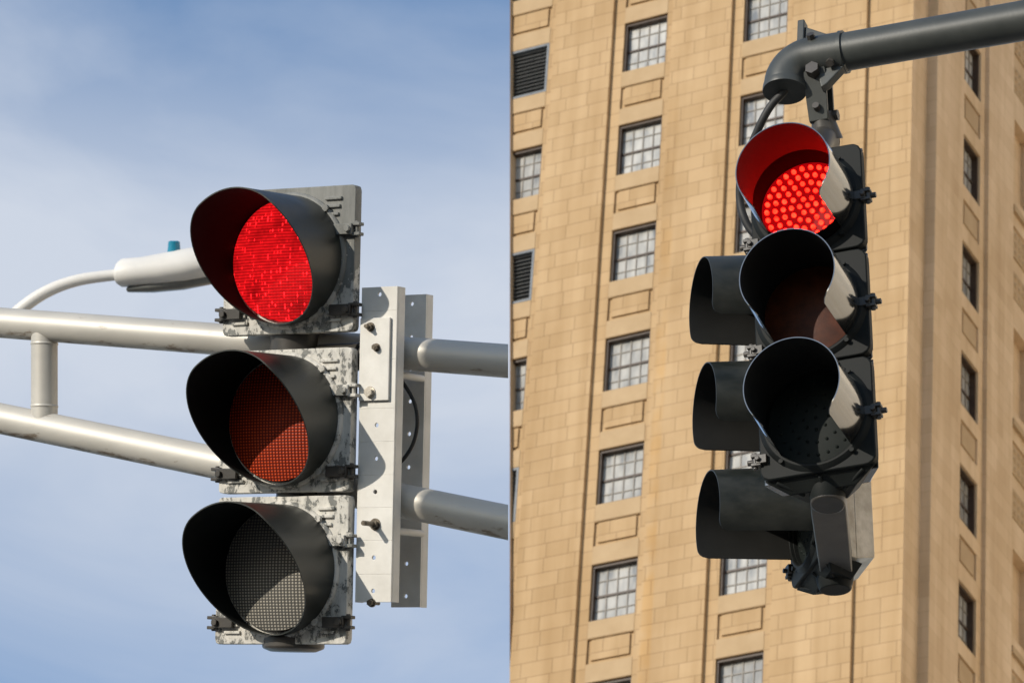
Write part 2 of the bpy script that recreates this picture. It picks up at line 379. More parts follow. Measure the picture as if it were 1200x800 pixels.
# ------------------------------------------------------------------ signal head parts (local: X right, -Y out of the face, Z up)
def door_mesh(mb, w, h, cz, rc, rin, y0, y1, n=96):
    """plate with rounded corners and a round opening"""
    hw, hh = w/2, h/2
    an = sorted(set([2*PI*k/n for k in range(n)] + [math.atan2(sx*hw, sz*hh) % (2*PI) for sx in (-1,1) for sz in (-1,1)]))
    outer = []; inner = []
    for a in an:
        dx, dz = math.sin(a), math.cos(a)
        t = min(hw/abs(dx) if abs(dx) > 1e-9 else 1e9, hh/abs(dz) if abs(dz) > 1e-9 else 1e9)
        x, z = dx*t, dz*t
        ex, ez = abs(x)-(hw-rc), abs(z)-(hh-rc)
        if ex > 0 and ez > 0:
            # intersect the ray with the corner circle
            cx, cz_ = math.copysign(hw-rc, x), math.copysign(hh-rc, z)
            b = dx*cx+dz*cz_; c = cx*cx+cz_*cz_-rc*rc
            t = b+math.sqrt(max(b*b-c, 0)); x, z = dx*t, dz*t
        outer.append((x, z)); inner.append((dx*rin, dz*rin))
    n = len(an); vs = []
    for ring, y in ((outer, y0), (inner, y0), (inner, y1), (outer, y1)):
        vs += [(x, y, z+cz) for x, z in ring]
    fs = []
    for q in range(4):
        for k in range(n):
            k2 = (k+1) % n; p = (q+1) % 4
            fs.append((q*n+k, p*n+k, p*n+k2, q*n+k2))
    mb.add(vs, fs)

def visor_mesh(mb, cz, r, Lf, amax, thick=.003, flare=0.0, droop=0.0, n=90, rows=14, y0=0.0):
    """sheet hood: Lf(angle) gives its length, amax where the sheet ends; outer skin material 0, lining 1"""
    full = amax >= PI-1e-6
    vs = []; fs = []; ms = []
    cols = n+1
    for side in (0, 1):
        for i in range(cols):
            a = -amax + 2*amax*i/n
            ln = Lf(abs(a))
            for j in range(rows+1):
                t = j/rows; y = y0-ln*t
                rr = (r+flare*ln*t) - (thick if side else 0)
                vs.append((rr*math.sin(a), y, cz+rr*math.cos(a)-droop*ln*t))
    st = rows+1; off = cols*st
    for i in range(n):
        for j in range(rows):
            a, b, c, d = i*st+j, (i+1)*st+j, (i+1)*st+j+1, i*st+j+1
            fs.append((a, b, c, d)); ms.append(0)
            fs.append((off+a, off+d, off+c, off+b)); ms.append(1)
        fs.append((i*st+rows, (i+1)*st+rows, off+(i+1)*st+rows, off+i*st+rows)); ms.append(0)
        fs.append((i*st, off+i*st, off+(i+1)*st, (i+1)*st)); ms.append(0)
    if not full:
        for i in (0, n):
            for j in range(rows):
                fs.append((i*st+j, i*st+j+1, off+i*st+j+1, off+i*st+j)); ms.append(0)
    o = len(mb.v)
    mb.v += [mb.X @ V(p) for p in vs]; mb.f += [tuple(q+o for q in f) for f in fs]; mb.m += ms

def lens_mesh(mb, cz, r, y, dome=.018, n=64, rings=10):
    prof = []
    for i in range(rings+1):
        q = i/rings; prof.append((max(r*q, 1e-4), y-dome*(1-q*q)))
    mb.lathe(prof, (0, cz), n)

# =================================================================== LEFT SIGNAL (old, flaking paint)
E_ = math.radians(5.5); YL = math.radians(-30.5); RLL = .019
U1 = U*math.cos(E_)+F*math.sin(E_); F1 = F*math.cos(E_)-U*math.sin(E_)
R1_ = R*math.cos(RLL)-U1*math.sin(RLL); U1 = U1*math.cos(RLL)+R*math.sin(RLL)
XL = (R1_*math.cos(YL)+F1*math.sin(YL)).normalized(); YLv = (F1*math.cos(YL)-R1_*math.sin(YL)).normalized(); ZL = XL.cross(YLv).normalized()
OL = at(334, 490, 11.2)
FRL = frame4(OL, XL, YLv, ZL); FRLi = FRL.inverted()
def lp(px, py, y):
    """point of the left rig seen at a pixel on the plane local-Y = y"""
    d = ray(px, py); t = ((OL+YLv*y)-CAM).dot(YLv)/d.dot(YLv)
    return FRLi @ (CAM+d*t)
GRP_L = 'old signal lenses'
root = thing('traffic_light', 'old traffic signal with flaking grey paint, in front of the pale twin pipe arm', 'traffic light', FRL)
W_L = .374
secs = [(.204, .556), (-.178, .166), (-.540, -.187)]
lensm = ['lens_red', 'lens_amber', 'lens_clear']; lname = ['lit red lens', 'unlit amber lens with a sunlit lower corner', 'unlit clear grey lens']
def LfL(a):
    t = a/PI
    s = 1 if t < .22 else .5+.5*math.cos(((t-.22)/.78)**.86*PI)
    return .03+.206*s
for k, (z0, z1) in enumerate(secs):
    cz = (z0+z1)/2; h = z1-z0
    mb = MB(); mb.taper((-.16, .16, z0+.012, z1-.012, .030), (-.105, .105, z0+.03, z1-.03, .105))
    if k == 0: mb.tube([(-.02, .07, z0+.03), (-.02, .07, secs[1][1]-.03)], .062, 24)      # nipple between the two boxes
    if k == 1: mb.tube([(0, .06, z0+.03), (0, .06, secs[2][1]-.02)], .05, 24)
    if k == 2: mb.tube([(0, .06, z0+.02), (0, .06, z0-.008), (0, .06, z0-.016)], [.075, .075, .055], 24)
    mb.build('housing', M['bracketdark'], root, 40, .004)
    mb = MB(); door_mesh(mb, W_L, h, cz, .010, .147, 0, .028)
    # raised ring round the lens
    mb.lathe([(.147, .0), (.147, -.010), (.160, -.010), (.166, -.004), (.166, .0)], (0, cz), 64)
    # moulded ridges in two corners
    for q in range(3):
        z = cz+h/2-.035-q*.019
        mb.box(.102, .150-q*.004, -.006, .002, z, z+.008)
        z = cz-h/2+.024+q*.017
        mb.box(-.158, -.112-q*.006, -.006, .002, z, z+.008)
        mb.box(.108+q*.006, .156, -.006, .002, z, z+.008)
    d = mb.build('door', M['peel'], root, 35, .002)
    if k == 2: d['label'] = 'lowest door with pale primer showing'
    # latches and hinges
    for (sx, sz) in ((1, .068), (1, -.125), (-1, -.125)):
        lt = MB()
        zz = cz+sz
        lt.box(*(sorted((sx*.128, sx*.186))), -.016, -.002, zz-.013, zz+.013)
        lt.box(*(sorted((sx*.178, sx*.205))), -.010, .012, zz+.008, zz+.016)
        lt.box(*(sorted((sx*.178, sx*.205))), -.010, .012, zz-.016, zz-.008)
        lt.hexbolt((sx*.192, .001, zz-.02), (0, 0, 1), .006, .04)
        lt.hexbolt((sx*.176, -.016, zz), (0, -1, 0), .009, .008)
        lt.build('latch', M['peel'] if (sx, sz) == (1, .068) else M['bracketdark'], d, 40, .0015)
    # visor screws
    for a in (42, 140, 222, 318):
        a = math.radians(a); sc = MB()
        sc.hexbolt((.163*math.sin(a), -.008, cz+.163*math.cos(a)), (0, -1, 0), .0085, .007, n=10)
        sc.build('visor_screw', M['peel'], d, 40)
    mb = MB(); visor_mesh(mb, cz, .157, LfL, PI, .003, 0.0, .03, y0=-.004)
    v = mb.build('visor', [M['visor'], M['visor_in']], root, 50, fix=False)
    mb = MB(); mb.lathe([(.147, .008), (.146, -.022)], (0, cz), 64); lens_mesh(mb, cz, .146, -.022, .018)
    ln = mb.build('lens', M[lensm[k]], root, 60); ln['label'] = lname[k]

# ---- twin pipe mast arm, pole off to the left
arm = thing('mast_arm', 'pale twin pipe mast arm with a short upright strut, passing behind the flaking signal', 'mast arm', FRL)
AY = .11
def armline(p, q, ra, rb, name):
    a = lp(*p, AY); b = lp(*q, AY); n = 14
    mb = MB(); mb.tube([a.lerp(b, i/n) for i in range(n+1)], [ra+(rb-ra)*i/n for i in range(n+1)], 40)
    return mb.build(name, M['alum'], arm, 40), a, b
pu, ua, ub = armline((-330, 353), (640, 426.4), .0375, .0402, 'upper_pipe')
plw, la, lb = armline((-330, 422.5), (640, 621.0), .0375, .0412, 'lower_pipe')
import bmesh
cut_co = FRLi @ at(595.5, 500, 11); cut_no = (FRLi.to_3x3() @ R).normalized()
for o in (pu, plw):        # pipes sawn off square
    bm = bmesh.new(); bm.from_mesh(o.data)
    g = bmesh.ops.bisect_plane(bm, geom=bm.verts[:]+bm.edges[:]+bm.faces[:], plane_co=cut_co, plane_no=cut_no, clear_outer=True)
    ed = [e for e in g['geom_cut'] if isinstance(e, bmesh.types.BMEdge)]
    bmesh.ops.contextual_create(bm, geom=ed)
    bm.to_mesh(o.data); bm.free(); o.data.set_sharp_from_angle(angle=math.radians(40))
s0, s1 = lp(52, 384, AY), lp(52, 499, AY)
mb = MB(); mb.tube([s0, s0.lerp(s1, .14), s0.lerp(s1, .5), s0.lerp(s1, .86), s1], [.0335]*5, 32)
for q in (.165, .80):
    c = s0.lerp(s1, q); mb.tube([c-V((0, 0, .004)), c, c+V((0, 0, .004))], [.0336, .0352, .0336], 32)
mb.build('strut', M['alum'], arm, 40)
# pole: straight down to the pavement in world space
ptop = FRL @ (lp(-330, 353, AY)); pbot = V((ptop.x-.02, ptop.y+.02, 0.0)); ptop = ptop+V((0, 0, .25))
mb = MB(); mb.tube([FRLi @ pbot, FRLi @ pbot.lerp(ptop, .5), FRLi @ ptop], [.13, .11, .09], 32)
mb.build('pole', M['alum'], arm, 40)

# ---- bracket plates clamping the head to the pipes
br = thing('signal_bracket', 'pair of pale drilled steel channels clamping the pipes right of the flaking signal', 'bracket', FRL)
def perforated(mb, x0, x1, z0, z1, y, t, holes, r):
    """plate with round holes: one cell per hole"""
    zs = [z0]+[(holes[i]+holes[i+1])/2 for i in range(len(holes)-1)]+[z1]
    cx = (x0+x1)/2; n = 24
    for i, hz in enumerate(holes):
        a0, a1 = zs[i], zs[i+1]
        an = sorted(set([2*PI*k/n for k in range(n)]+[math.atan2(p-cx, q-hz) % (2*PI) for p in (x0, x1) for q in (a0, a1)]))
        o = []; inn = []
        for a in an:
            dx, dz = math.sin(a), math.cos(a)
            t1 = ((x1-cx) if dx > 0 else (cx-x0))/abs(dx) if abs(dx) > 1e-9 else 1e9
            t2 = ((a1-hz) if dz > 0 else (hz-a0))/abs(dz) if abs(dz) > 1e-9 else 1e9
            tt = min(t1, t2); o.append((cx+dx*tt, hz+dz*tt)); inn.append((cx+dx*r, hz+dz*r))
        m_ = len(an); vs = []
        for rg, yy in ((o, y), (inn, y), (inn, y+t), (o, y+t)): vs += [(p, yy, q) for p, q in rg]
        fs = []
        for q in range(4):
            for k in range(m_):
                k2 = (k+1) % m_; p2 = (q+1) % 4; fs.append((q*m_+k, p2*m_+k, p2*m_+k2, q*m_+k2))
        mb.add(vs, fs)
FY, BY = .02, .20
fa, fb = lp(424, 337, FY), lp(458, 705, FY)
hz = [lp(440, q, FY).z for q in (345, 384, 459, 498, 537, 576, 613, 653, 692)][::-1]
mb = MB(); perforated(mb, fa.x, fb.x, fb.z, fa.z, FY, .006, hz, .0052)
mb.box(fb.x-.006, fb.x, FY+.0065, FY+.036, fb.z, fa.z)
mb.box(fa.x, fa.x+.006, FY+.0065, FY+.03, fb.z, fa.z)
fp = mb.build('front_channel', M['plate'], br, bev=.001)
ba, bb = lp(466, 346, BY), lp(492, 711, BY)
hz2 = [lp(482, q, BY).z for q in (356, 395, 432, 470, 508, 547, 585, 622, 660, 698)][::-1]
mb = MB(); perforated(mb, ba.x, bb.x, bb.z, ba.z, BY, .006, hz2, .0052)
mb.box(bb.x-.006, bb.x, BY+.0065, BY+.032, bb.z, ba.z)
mb.build('rear_channel', M['plate'], br, bev=.001)
sa, sb = lp(422, 373, FY-.009), lp(454.5, 468.5, FY-.009)
mb = MB(); mb.box(sa.x, sb.x, FY-.008, FY-.002, sb.z, sa.z)
mb.build('saddle_plate', M['plate'], br, bev=.001)
def stud(px, py, y0, ln, r, mat, nut=True):
    c = lp(px, py, y0); b = MB()
    b.tube([c+V((0, .03, 0)), c+V((0, -ln, 0))], r*.55, 12)
    if nut: b.hexbolt(c, (0, -1, 0), r, .013); b.tube([c+V((0, .002, 0)), c+V((0, -.003, 0))], r*1.3, 16)
    b.build('bolt', mat, br, 40)
stud(434.5, 383, FY-.008, .024, .0085, M['bolt']); stud(441.5, 407, FY-.008, .015, .0075, M['bolt'])
stud(434, 459.5, FY-.008, .012, .011, M['boltpale'])
stud(440, 614, FY, .055, .011, M['bolt']); stud(436, 706, FY, .006, .008, M['bolt'])
for py in (398, 436, 581, 620):       # clamp rods between the channels
    c = lp(447, py, FY)
    mb = MB(); mb.tube([c+V((0, .01, 0)), V((c.x+.004, BY-.002, c.z))], .0085, 14); mb.build('clamp_rod', M['plate'], br, 40)
# horizontal hub from the head to the bracket
h0 = lp(405, 418, .05); h1 = lp(438, 418, .06)
mb = MB(); mb.tube([V((.06, .06, h0.z)), V((h0.x+.03, .06, h0.z)), V((h0.x+.034, .06, h0.z)), V((h1.x, .05, h0.z))], [.034, .034, .026, .026], 24)
for q in (.035, .062): mb.tube([V((h0.x+q-.006, .055, h0.z)), V((h0.x+q+.006, .055, h0.z))], .034, 24)
mb.build('hub', M['bracketdark'], br, 40)
# black cable looping between the channels
cb = thing('signal_cable', 'thin black cable looped between the two pale bracket channels', 'cable', FRL)
mb = MB(); mb.tube(smoothpath([lp(455, 428, .13), lp(464, 438, .13), lp(476, 454, .13), lp(486, 473, .13), lp(489, 495, .13), lp(485, 517, .13), lp(475, 535, .13), lp(462, 547, .13), lp(448, 552, .14)], 8), .0048, 12)
mb.build('cable_loop', M['rubber'], cb, 60)

# ---- street lamp further off
lamp_root_px = at(-14, 402, 30)
sl = thing('street_lamp', 'out of focus pale cobra-head street lamp behind the twin pipe arm', 'street lamp', Matrix.Translation(V((at(-190, 470, 30).x, at(-190, 470, 30).y, 0))))
inv = sl.matrix_world.inverted()
def sp_(px, py, d=30): return inv @ at(px, py, d)
mb = MB(); pth = smoothpath([sp_(-190, 560), sp_(-120, 480), sp_(-14, 396), sp_(27, 360), sp_(58, 340), sp_(95, 327.5), sp_(145, 321)], 8)
mb.tube(pth, [.048-.012*i/(len(pth)-1) for i in range(len(pth))], 24); mb.build('lamp_arm', M['lampgrey'], sl, 50)
p_ = sp_(-190, 560); mb = MB(); mb.tube([V((0, 0, 0)), V((0, 0, p_.z*.5)), V((p_.x, p_.y, p_.z+.05))], [.11, .085, .06], 24); mb.build('pole', M['lampgrey'], sl, 50)
mb = MB()
hp = [((140, 322), (.062, .075)), ((144, 322), (.075, .088)), ((165, 321), (.078, .093)), ((192, 318.5), (.088, .115)), ((222, 314.5), (.095, .135)), ((252, 309.5), (.09, .14)), ((280, 305), (.06, .10)), ((292, 303), (.02, .04))]
n = 28; vs = []; fs = []
for (pp, (hh, ww)) in hp:
    c = sp_(*pp)
    for k in range(n):
        a = 2*PI*k/n; up = math.cos(a)*hh; 
        if up < 0: up *= .75
        vs.append(c + U*(up*1.4) + (F*.9+R*.3)*(math.sin(a)*ww*1.3))
for i in range(len(hp)-1):
    for k in range(n): fs.append((i*n+k, i*n+(k+1) % n, (i+1)*n+(k+1) % n, (i+1)*n+k))
fs += [tuple(range(n)), tuple((len(hp)-1)*n+k for k in range(n))]
mb.add(vs, fs); head = mb.build('lamp_head', M['lampgrey'], sl, 60)
mb = MB(); vs = []; fs = []
gp = [((152, 333.5), .06, .02), ((180, 331), .09, .035), ((215, 327), .105, .04), ((255, 320), .1, .035), ((275, 315), .06, .02)]
for (pp, ww, hh) in gp:
    c = sp_(*pp)
    for k in range(16):
        a = 2*PI*k/16; vs.append(c - U*.03 + U*(math.cos(a)*hh) + (F*.9+R*.3)*(math.sin(a)*ww))
for i in range(len(gp)-1):
    for k in range(16): fs.append((i*16+k, i*16+(k+1) % 16, (i+1)*16+(k+1) % 16, (i+1)*16+k))
fs += [tuple(range(16)), tuple((len(gp)-1)*16+k for k in range(16))]
mb.add(vs, fs); mb.build('lamp_glass', M['lampglass'], head, 60)
c = sp_(204, 293.5); mb = MB(); mb.tube([c-U*.02, c+U*.02, c+U*.055, c+U*.062], [.045, .04, .038, .025], 20); mb.build('photocell', M['teal'], head, 50)

# =================================================================== RIGHT SIGNALS (hanging pair)
def rot(yaw, pi, ro):
    return (Matrix.Rotation(yaw, 3, 'Z') @ Matrix.Rotation(pi, 3, 'X') @ Matrix.Rotation(ro, 3, 'Y'))
A_R = .355; W_R = .352
def LfR(a, ln=.236, amax=128):
    s = min(max((a-math.radians(amax-16))/math.radians(16), 0), 1)
    return ln-.03*(1-math.sqrt(max(1-s*s, 0)))
def make_hanging(root, lensmats, lens_labels, led_top, hood=.236, droop=0.0, skin='black_gloss', sheet='black_gloss', amax=136):
    for k in range(3):
        z1 = -k*A_R; z0 = z1-A_R; cz = (z0+z1)/2
        mb = MB()
        mb.taper((-W_R/2+.004, W_R/2-.004, z0+.002, z1-.002, .034), (-W_R/2+.03, W_R/2-.055, z0+.004, z1-.004, .12))
        mb.taper((-W_R/2+.03, W_R/2-.055, z0+.004, z1-.004, .12), (-W_R/2+.075, W_R/2-.10, z0+.03, z1-.03, .19))
        if k == 2:
            mb.mi = 1
            # ribbed bottom pan
            za, zb, zc_ = z0+.006, z0-.034, z0-.055
            def ring4(a, b, y0_, y1_, z, c, d): return [(a, y0_, z), (b, y0_, z), (d, y1_, z), (c, y1_, z)]
            q8 = ring4(-.168, .168, .012, .150, za, -.11, .08)+ring4(-.10, .10, .045, .125, zb, -.06, .05)
            mb.add(q8, [(0,1,2,3),(7,6,5,4)]+[(i, (i+1) % 4, 4+(i+1) % 4, 4+i) for i in range(4)])
            mb.tube([(0, .085, zb+.02), (0, .085, zb), (0, .085, zc_)], [.058, .054, .046], 28)
            for q in (-1, 0, 1):
                mb.tube([(q*.13, .016, z0-.002), (q*.06, .06, z0-.036)], .006, 8)
        mb.build('housing', [M[skin], M['black']], root, 40, .006)
        mb = MB(); door_mesh(mb, W_R-.004, A_R-.006, cz, .030, .148, 0, .034)
        mb.lathe([(.148, 0), (.148, -.012), (.158, -.012), (.170, -.003), (.172, 0)], (0, cz), 64)
        d = mb.build('door', M['black'], root, 35, .004)
        for sx, sz in ((1, -.01), (-1, -.108)):
            lt = MB(); zz = cz+sz
            lt.box(*sorted((sx*.150, sx*.182)), -.014, .004, zz-.014, zz+.014)
            for q in (-1, 1): lt.box(*sorted((sx*.168, sx*.198)), -.012, .016, zz+q*.014-.005, zz+q*.014+.005)
            lt.tube([(sx*.188, .002, zz-.026), (sx*.188, .002, zz+.026)], .008, 10)
            lt.tube([(sx*.172, .006, zz), (sx*.212, .006, zz)], .009, 8)
            lt.hexbolt((sx*.176, -.014, zz), (0, -1, 0), .008, .010)
            lt.build('latch', M['bracketdark'], d, 40, .0015)
        for a in (40, 140, 220, 320):
            a = math.radians(a); sc = MB(); sc.hexbolt((.166*math.sin(a), -.008, cz+.166*math.cos(a)), (0, -1, 0), .007, .008, n=10)
            sc.build('visor_screw', M['black'], d, 40)
        mb = MB(); visor_mesh(mb, cz, .152, lambda a: LfR(a, hood, amax), math.radians(amax), .003, -.03, droop, y0=-.004)
        v = mb.build('visor', [M[sheet], M['lining']], root, 50, fix=False)
        if led_top and k == 0:
            mb = MB(); lens_mesh(mb, cz, .148, .02, .006)
            mb.mi = 1
            rings = [(.0255*q, max(1, 6*q)) for q in range(6)]
            for r_, cnt in rings:
                for q in range(cnt):
                    a = 2*PI*(q+.5*(cnt//6 % 2))/cnt; x, z = r_*math.sin(a), cz+r_*math.cos(a)
                    prof = [(.0070, .016), (.0066, .009), (.0048, .0055), (.0003, .0042)]
                    mb.lathe(prof, (x, z), 10)
            ln = mb.build('lens', [M['led_back'], M['led']], root, 60)
            bz = MB(); bz.lathe([(.149, .012), (.1475, -.062), (.1465, -.062), (.143, .012)], (0, cz), 72); bz.build('bezel', M['soot'], root, 40)
        else:
            mb = MB(); lens_mesh(mb, cz, .148, .016, .016)
            if lensmats[k] == 'lens_black':
                rings = [(0, 1), (.038, 8), (.076, 16), (.114, 24)]
                for r_, cnt in rings:
                    for q in range(cnt):
                        a = 2*PI*q/cnt; x, z = r_*math.sin(a), cz+r_*math.cos(a); yy = .0005+.016*(r_/.148)**2
                        mb.lathe([(.006, yy+.003), (.005, yy-.002), (.0003, yy-.004)], (x, z), 8)
            ln = mb.build('lens', M[lensmats[k]], root, 60)
        if lens_labels: ln['label'] = lens_labels[k]
O1 = V((.8284, 11.3372, 8.1394+EYE)); M1 = rot(-.3902, .1176, -.0318)
r1 = thing('traffic_light', 'glossy black hanging traffic signal facing the viewer with round red LEDs lit', 'traffic light', Matrix.Translation(O1) @ M1.to_4x4())
make_hanging(r1, ['led', 'lens_amber_dark', 'lens_black'], ['lit red lens of round LEDs', 'unlit amber lens', 'unlit dark lens'], True)
# the second head, turned left, hangs behind it
M2 = rot(math.radians(-80), .105, .13)
nrm = -(M2 @ V((0, 1, 0)))
mouth = at(822, 355, 14.32)
O2 = mouth - nrm*.302 + (M2 @ V((0, 0, .026))) - (M2 @ V((0, 0, -A_R/2)))
r2 = thing('traffic_light', 'black hanging signal turned left, half hidden behind the one with lit LEDs', 'traffic light', Matrix.Translation(O2) @ M2.to_4x4())
make_hanging(r2, ['lens_black']*3, None, False, .30, .085, 'worn', 'visor', 128)

# ---- hanger: fork, hub and bars joining the two heads
T1 = Matrix.Translation(O1) @ M1.to_4x4(); T2 = Matrix.Translation(O2) @ M2.to_4x4()
hg = thing('signal_hanger', 'dark forked hanger and bars carrying the two black signals under the arm', 'hanger', Matrix.Translation(at(965, 165, 14.2)))
hi = hg.matrix_world.inverted()
def hp_(px, py, d=14.2): return hi @ at(px, py, d)
pa, pb = hi @ (T1 @ V((0, .09, -3*A_R-.045))), hi @ (T2 @ V((0, .09, -3*A_R-.045)))
mb = MB(); mb.tube([pa+V((0, 0, .03)), pa+V((0, 0, -.02))], .05, 28); mb.tube([pb+V((0, 0, .05)), pb+V((0, 0, -.002))], .046, 28)
pb = pb+V((0, 0, .055)); pa = pa+V((0, 0, .012))
dv = (pb-pa).normalized(); sd = V((-dv.y, dv.x, 0)).normalized()
c8 = []
for t, w_, h_ in ((.0, .050, .02), (.12, .052, .022), (.88, .049, .022), (1, .047, .02)):
    c = pa.lerp(pb, t)+V((0, 0, -.006))
    c8.append([c+sd*w_+V((0,0,h_)), c+sd*w_-V((0,0,h_)), c-sd*w_-V((0,0,h_)), c-sd*w_+V((0,0,h_))])
vs = [p for q in c8 for p in q]; fs = [(0,1,2,3), (12,15,14,13)]
for i in range(3):
    for k in range(4): fs.append((i*4+k, i*4+(k+1) % 4, (i+1)*4+(k+1) % 4, (i+1)*4+k))
mb.add(vs, fs); mb.build('lower_bar', M['bracketdark'], hg, 40, .004)
ta, tb = hi @ (T1 @ V((0, .1, .0))), hi @ (T2 @ V((0, .1, .0)))
mid = hp_(969, 165)
mb = MB(); mb.tube(smoothpath([ta+V((0, 0, -.02)), ta+V((0, 0, .035)), mid.lerp(ta, .5)+V((0, 0, .05)), mid]), .04, 24)
mb.tube(smoothpath([tb+V((0, 0, -.02)), tb+V((0, 0, .035)), mid.lerp(tb, .5)+V((0, 0, .05)), mid]), .04, 24)
mb.tube([mid, hp_(966, 148), hp_(963, 132)], [.05, .04, .03], 24); mb.build('upper_bar', M['bracketdark'], hg, 50)
mb = MB()
ax = V((1, 0, 0)); adir = V((math.cos(math.radians(23.3)), -math.sin(math.radians(23.3)), 0)); aper = V((adir.y, -adir.x, 0))
if aper.y > 0: aper = -aper
top = hp_(958, 92); bot = hp_(964, 150)
for s_ in (-1, 1):
    # fork cheek: rounded top
    vs = []; nn = 10
    zc = (bot-top)
    wv = adir*.033
    prof = [top+wv.normalized()*.036*math.cos(PI*q/nn)+V((0, 0, .036*math.sin(PI*q/nn))) for q in range(nn+1)]
    prof += [bot-wv*.9, bot+wv*.9]
    off = aper*(.034*s_)
    k = len(prof)
    vs = [p+off-aper*.007 for p in prof]+[p+off+aper*.007 for p in prof]
    fs = [tuple(range(k)), tuple(range(2*k-1, k-1, -1))]+[(i, (i+1) % k, k+(i+1) % k, k+i) for i in range(k)]
    mb.add(vs, fs)
mb.build('fork', M['armdark'], hg, 30, .002)
mb = MB(); mb.hexbolt(top-aper*.06, aper, .022, .12, n=6); mb.build('bolt', M['bracketdark'], hg, 40)
mb = MB(); mb.tube([hp_(962, 135)-aper*.06, hp_(962, 135)+aper*.055], .011, 12); mb.build('bolt', M['bracketdark'], hg, 40)
q = hp_(975, 136); mb = MB(); mb.hexbolt(q-adir*.03, adir, .018, .05, n=6); mb.build('bolt', M['bracketdark'], hg, 40)

# ---- mast arm over the signals, pole off to the right
AR0 = at(985, 62, 14.2)
ar = thing('mast_arm', 'dark grey tubular mast arm with a down-turned elbow above the hanging signals', 'mast arm', Matrix.Translation(AR0))
ai = ar.matrix_world.inverted()
def ap(px, py, d=14.2): return ai @ at(px, py, d)
mb = MB(); mb.tube([adir*t for t in (0, .2, .5, 1, 2, 3.6)], [.059, .0595, .0605, .062, .066, .074], 48); mb.build('pipe', M['armdark'], ar, 50)
mb = MB()
pth = [adir*.012, -adir*.04, -adir*.09]
cen = -adir*.09-V((0, 0, .085))
for q in range(1, 11):
    a = PI/2*q/10; pth.append(cen + V((0, 0, .085*math.cos(a))) - adir*(.085*math.sin(a)))
pth.append(pth[-1]-V((0, 0, .02)))
mb.tube(pth, [.063]+[.064]*(len(pth)-2)+[.062], 48, caps=False)
# wall thickness and dark throat
endp = pth[-1]
vs = []; n = 48
for rr, zz in ((.062, 0), (.066, 0), (.066, .02)) : pass
mb.tube([endp+V((0, 0, .016)), endp, endp-V((0, 0, .006))], [.066, .068, .067], 48, caps=False)
mb.tube([endp-V((0, 0, .006)), endp+V((0, 0, .03)), endp+V((0, 0, .06))], [.052, .05, .045], 48, caps=True)
k0 = len(mb.v)
ring = []
for rr in (.067, .052):
    for k in range(48):
        a = 2*PI*k/48; ring.append(endp+V((rr*math.cos(a), rr*math.sin(a), -.006)))
mb.add(ring, [(k, (k+1) % 48, 48+(k+1) % 48, 48+k) for k in range(48)])
for q in (.01,): mb.tube([adir*(q-.006), adir*(q+.006)], .0665, 48)
mb.build('elbow', M['armdark'], ar, 50)
mb = MB()
pz = V((0, 0, 1))
def slab(c, e1, e2, e3):
    vs = [c+e1*a+e2*b+e3*d for a in (-1, 1) for b in (-1, 1) for d in (-1, 1)]
    mb.add(vs, [(0,1,3,2),(4,6,7,5),(0,4,5,1),(2,3,7,6),(0,2,6,4),(1,5,7,3)])
slab(-adir*.125+pz*.07, adir*.011, aper*.018, pz*.07)
tri = [(-adir*.114+pz*.05), (-adir*.114+pz*.118), (-adir*.02+pz*.062), (-adir*.02+pz*.05)]
vs = [p+aper*.008 for p in tri]+[p-aper*.008 for p in tri]
mb.add(vs, [(0,1,2,3),(7,6,5,4)]+[(i, (i+1) % 4, 4+(i+1) % 4, 4+i) for i in range(4)])
mb.build('flange', M['armdark'], ar, 30, .003)
mb = MB(); nb = (aper*.9+pz*.45).normalized(); mb.hexbolt(-adir*.075+nb*.058, nb, .013, .022); mb.build('bolt', M['bracketdark'], ar, 40); mb = MB(); mb.hexbolt(-adir*.02+(aper*.5-pz*.8).normalized()*.058, (aper*.5-pz*.8), .013, .02); mb.build('bolt', M['bracketdark'], ar, 40)
# lug under the arm
mb = MB(); tri = [-adir*.07-pz*.05, adir*.025-pz*.054, -adir*.035-pz*.12, -adir*.055-pz*.13]
vs = [p+aper*.016 for p in tri]+[p-aper*.016 for p in tri]
mb.add(vs, [(0,1,2,3),(7,6,5,4)]+[(i, (i+1) % 4, 4+(i+1) % 4, 4+i) for i in range(4)]); mb.build('lug', M['armdark'], ar, 30, .004)
e = adir*3.6; mb = MB(); mb.tube([V((e.x, e.y, -AR0.z)), V((e.x, e.y, -AR0.z*.5)), V((e.x, e.y, .3))], [.16, .13, .1], 32); mb.build('pole', M['armdark'], ar, 50)
# cable from the elbow round to the back of the front head
cb = thing('signal_cable', 'thick dark cable dropping from the arm elbow behind the red lens', 'cable', Matrix.Translation(at(915, 108, 14.2)))
ci = cb.matrix_world.inverted()
e0 = ar.matrix_world @ endp
mb = MB(); mb.tube(smoothpath([ci @ (e0+V((0, 0, .04))), ci @ e0, ci @ at(905, 122, 14.2), ci @ at(893, 142, 14.2), ci @ at(880, 172, 14.22), ci @ at(869, 205, 14.22), ci @ at(867, 232, 14.22), ci @ at(872, 255, 14.2), ci @ at(884, 274, 14.18), ci @ at(905, 285, 14.15)], 8), .0125, 16)
mb.build('cable_run', M['rubber'], cb, 60)

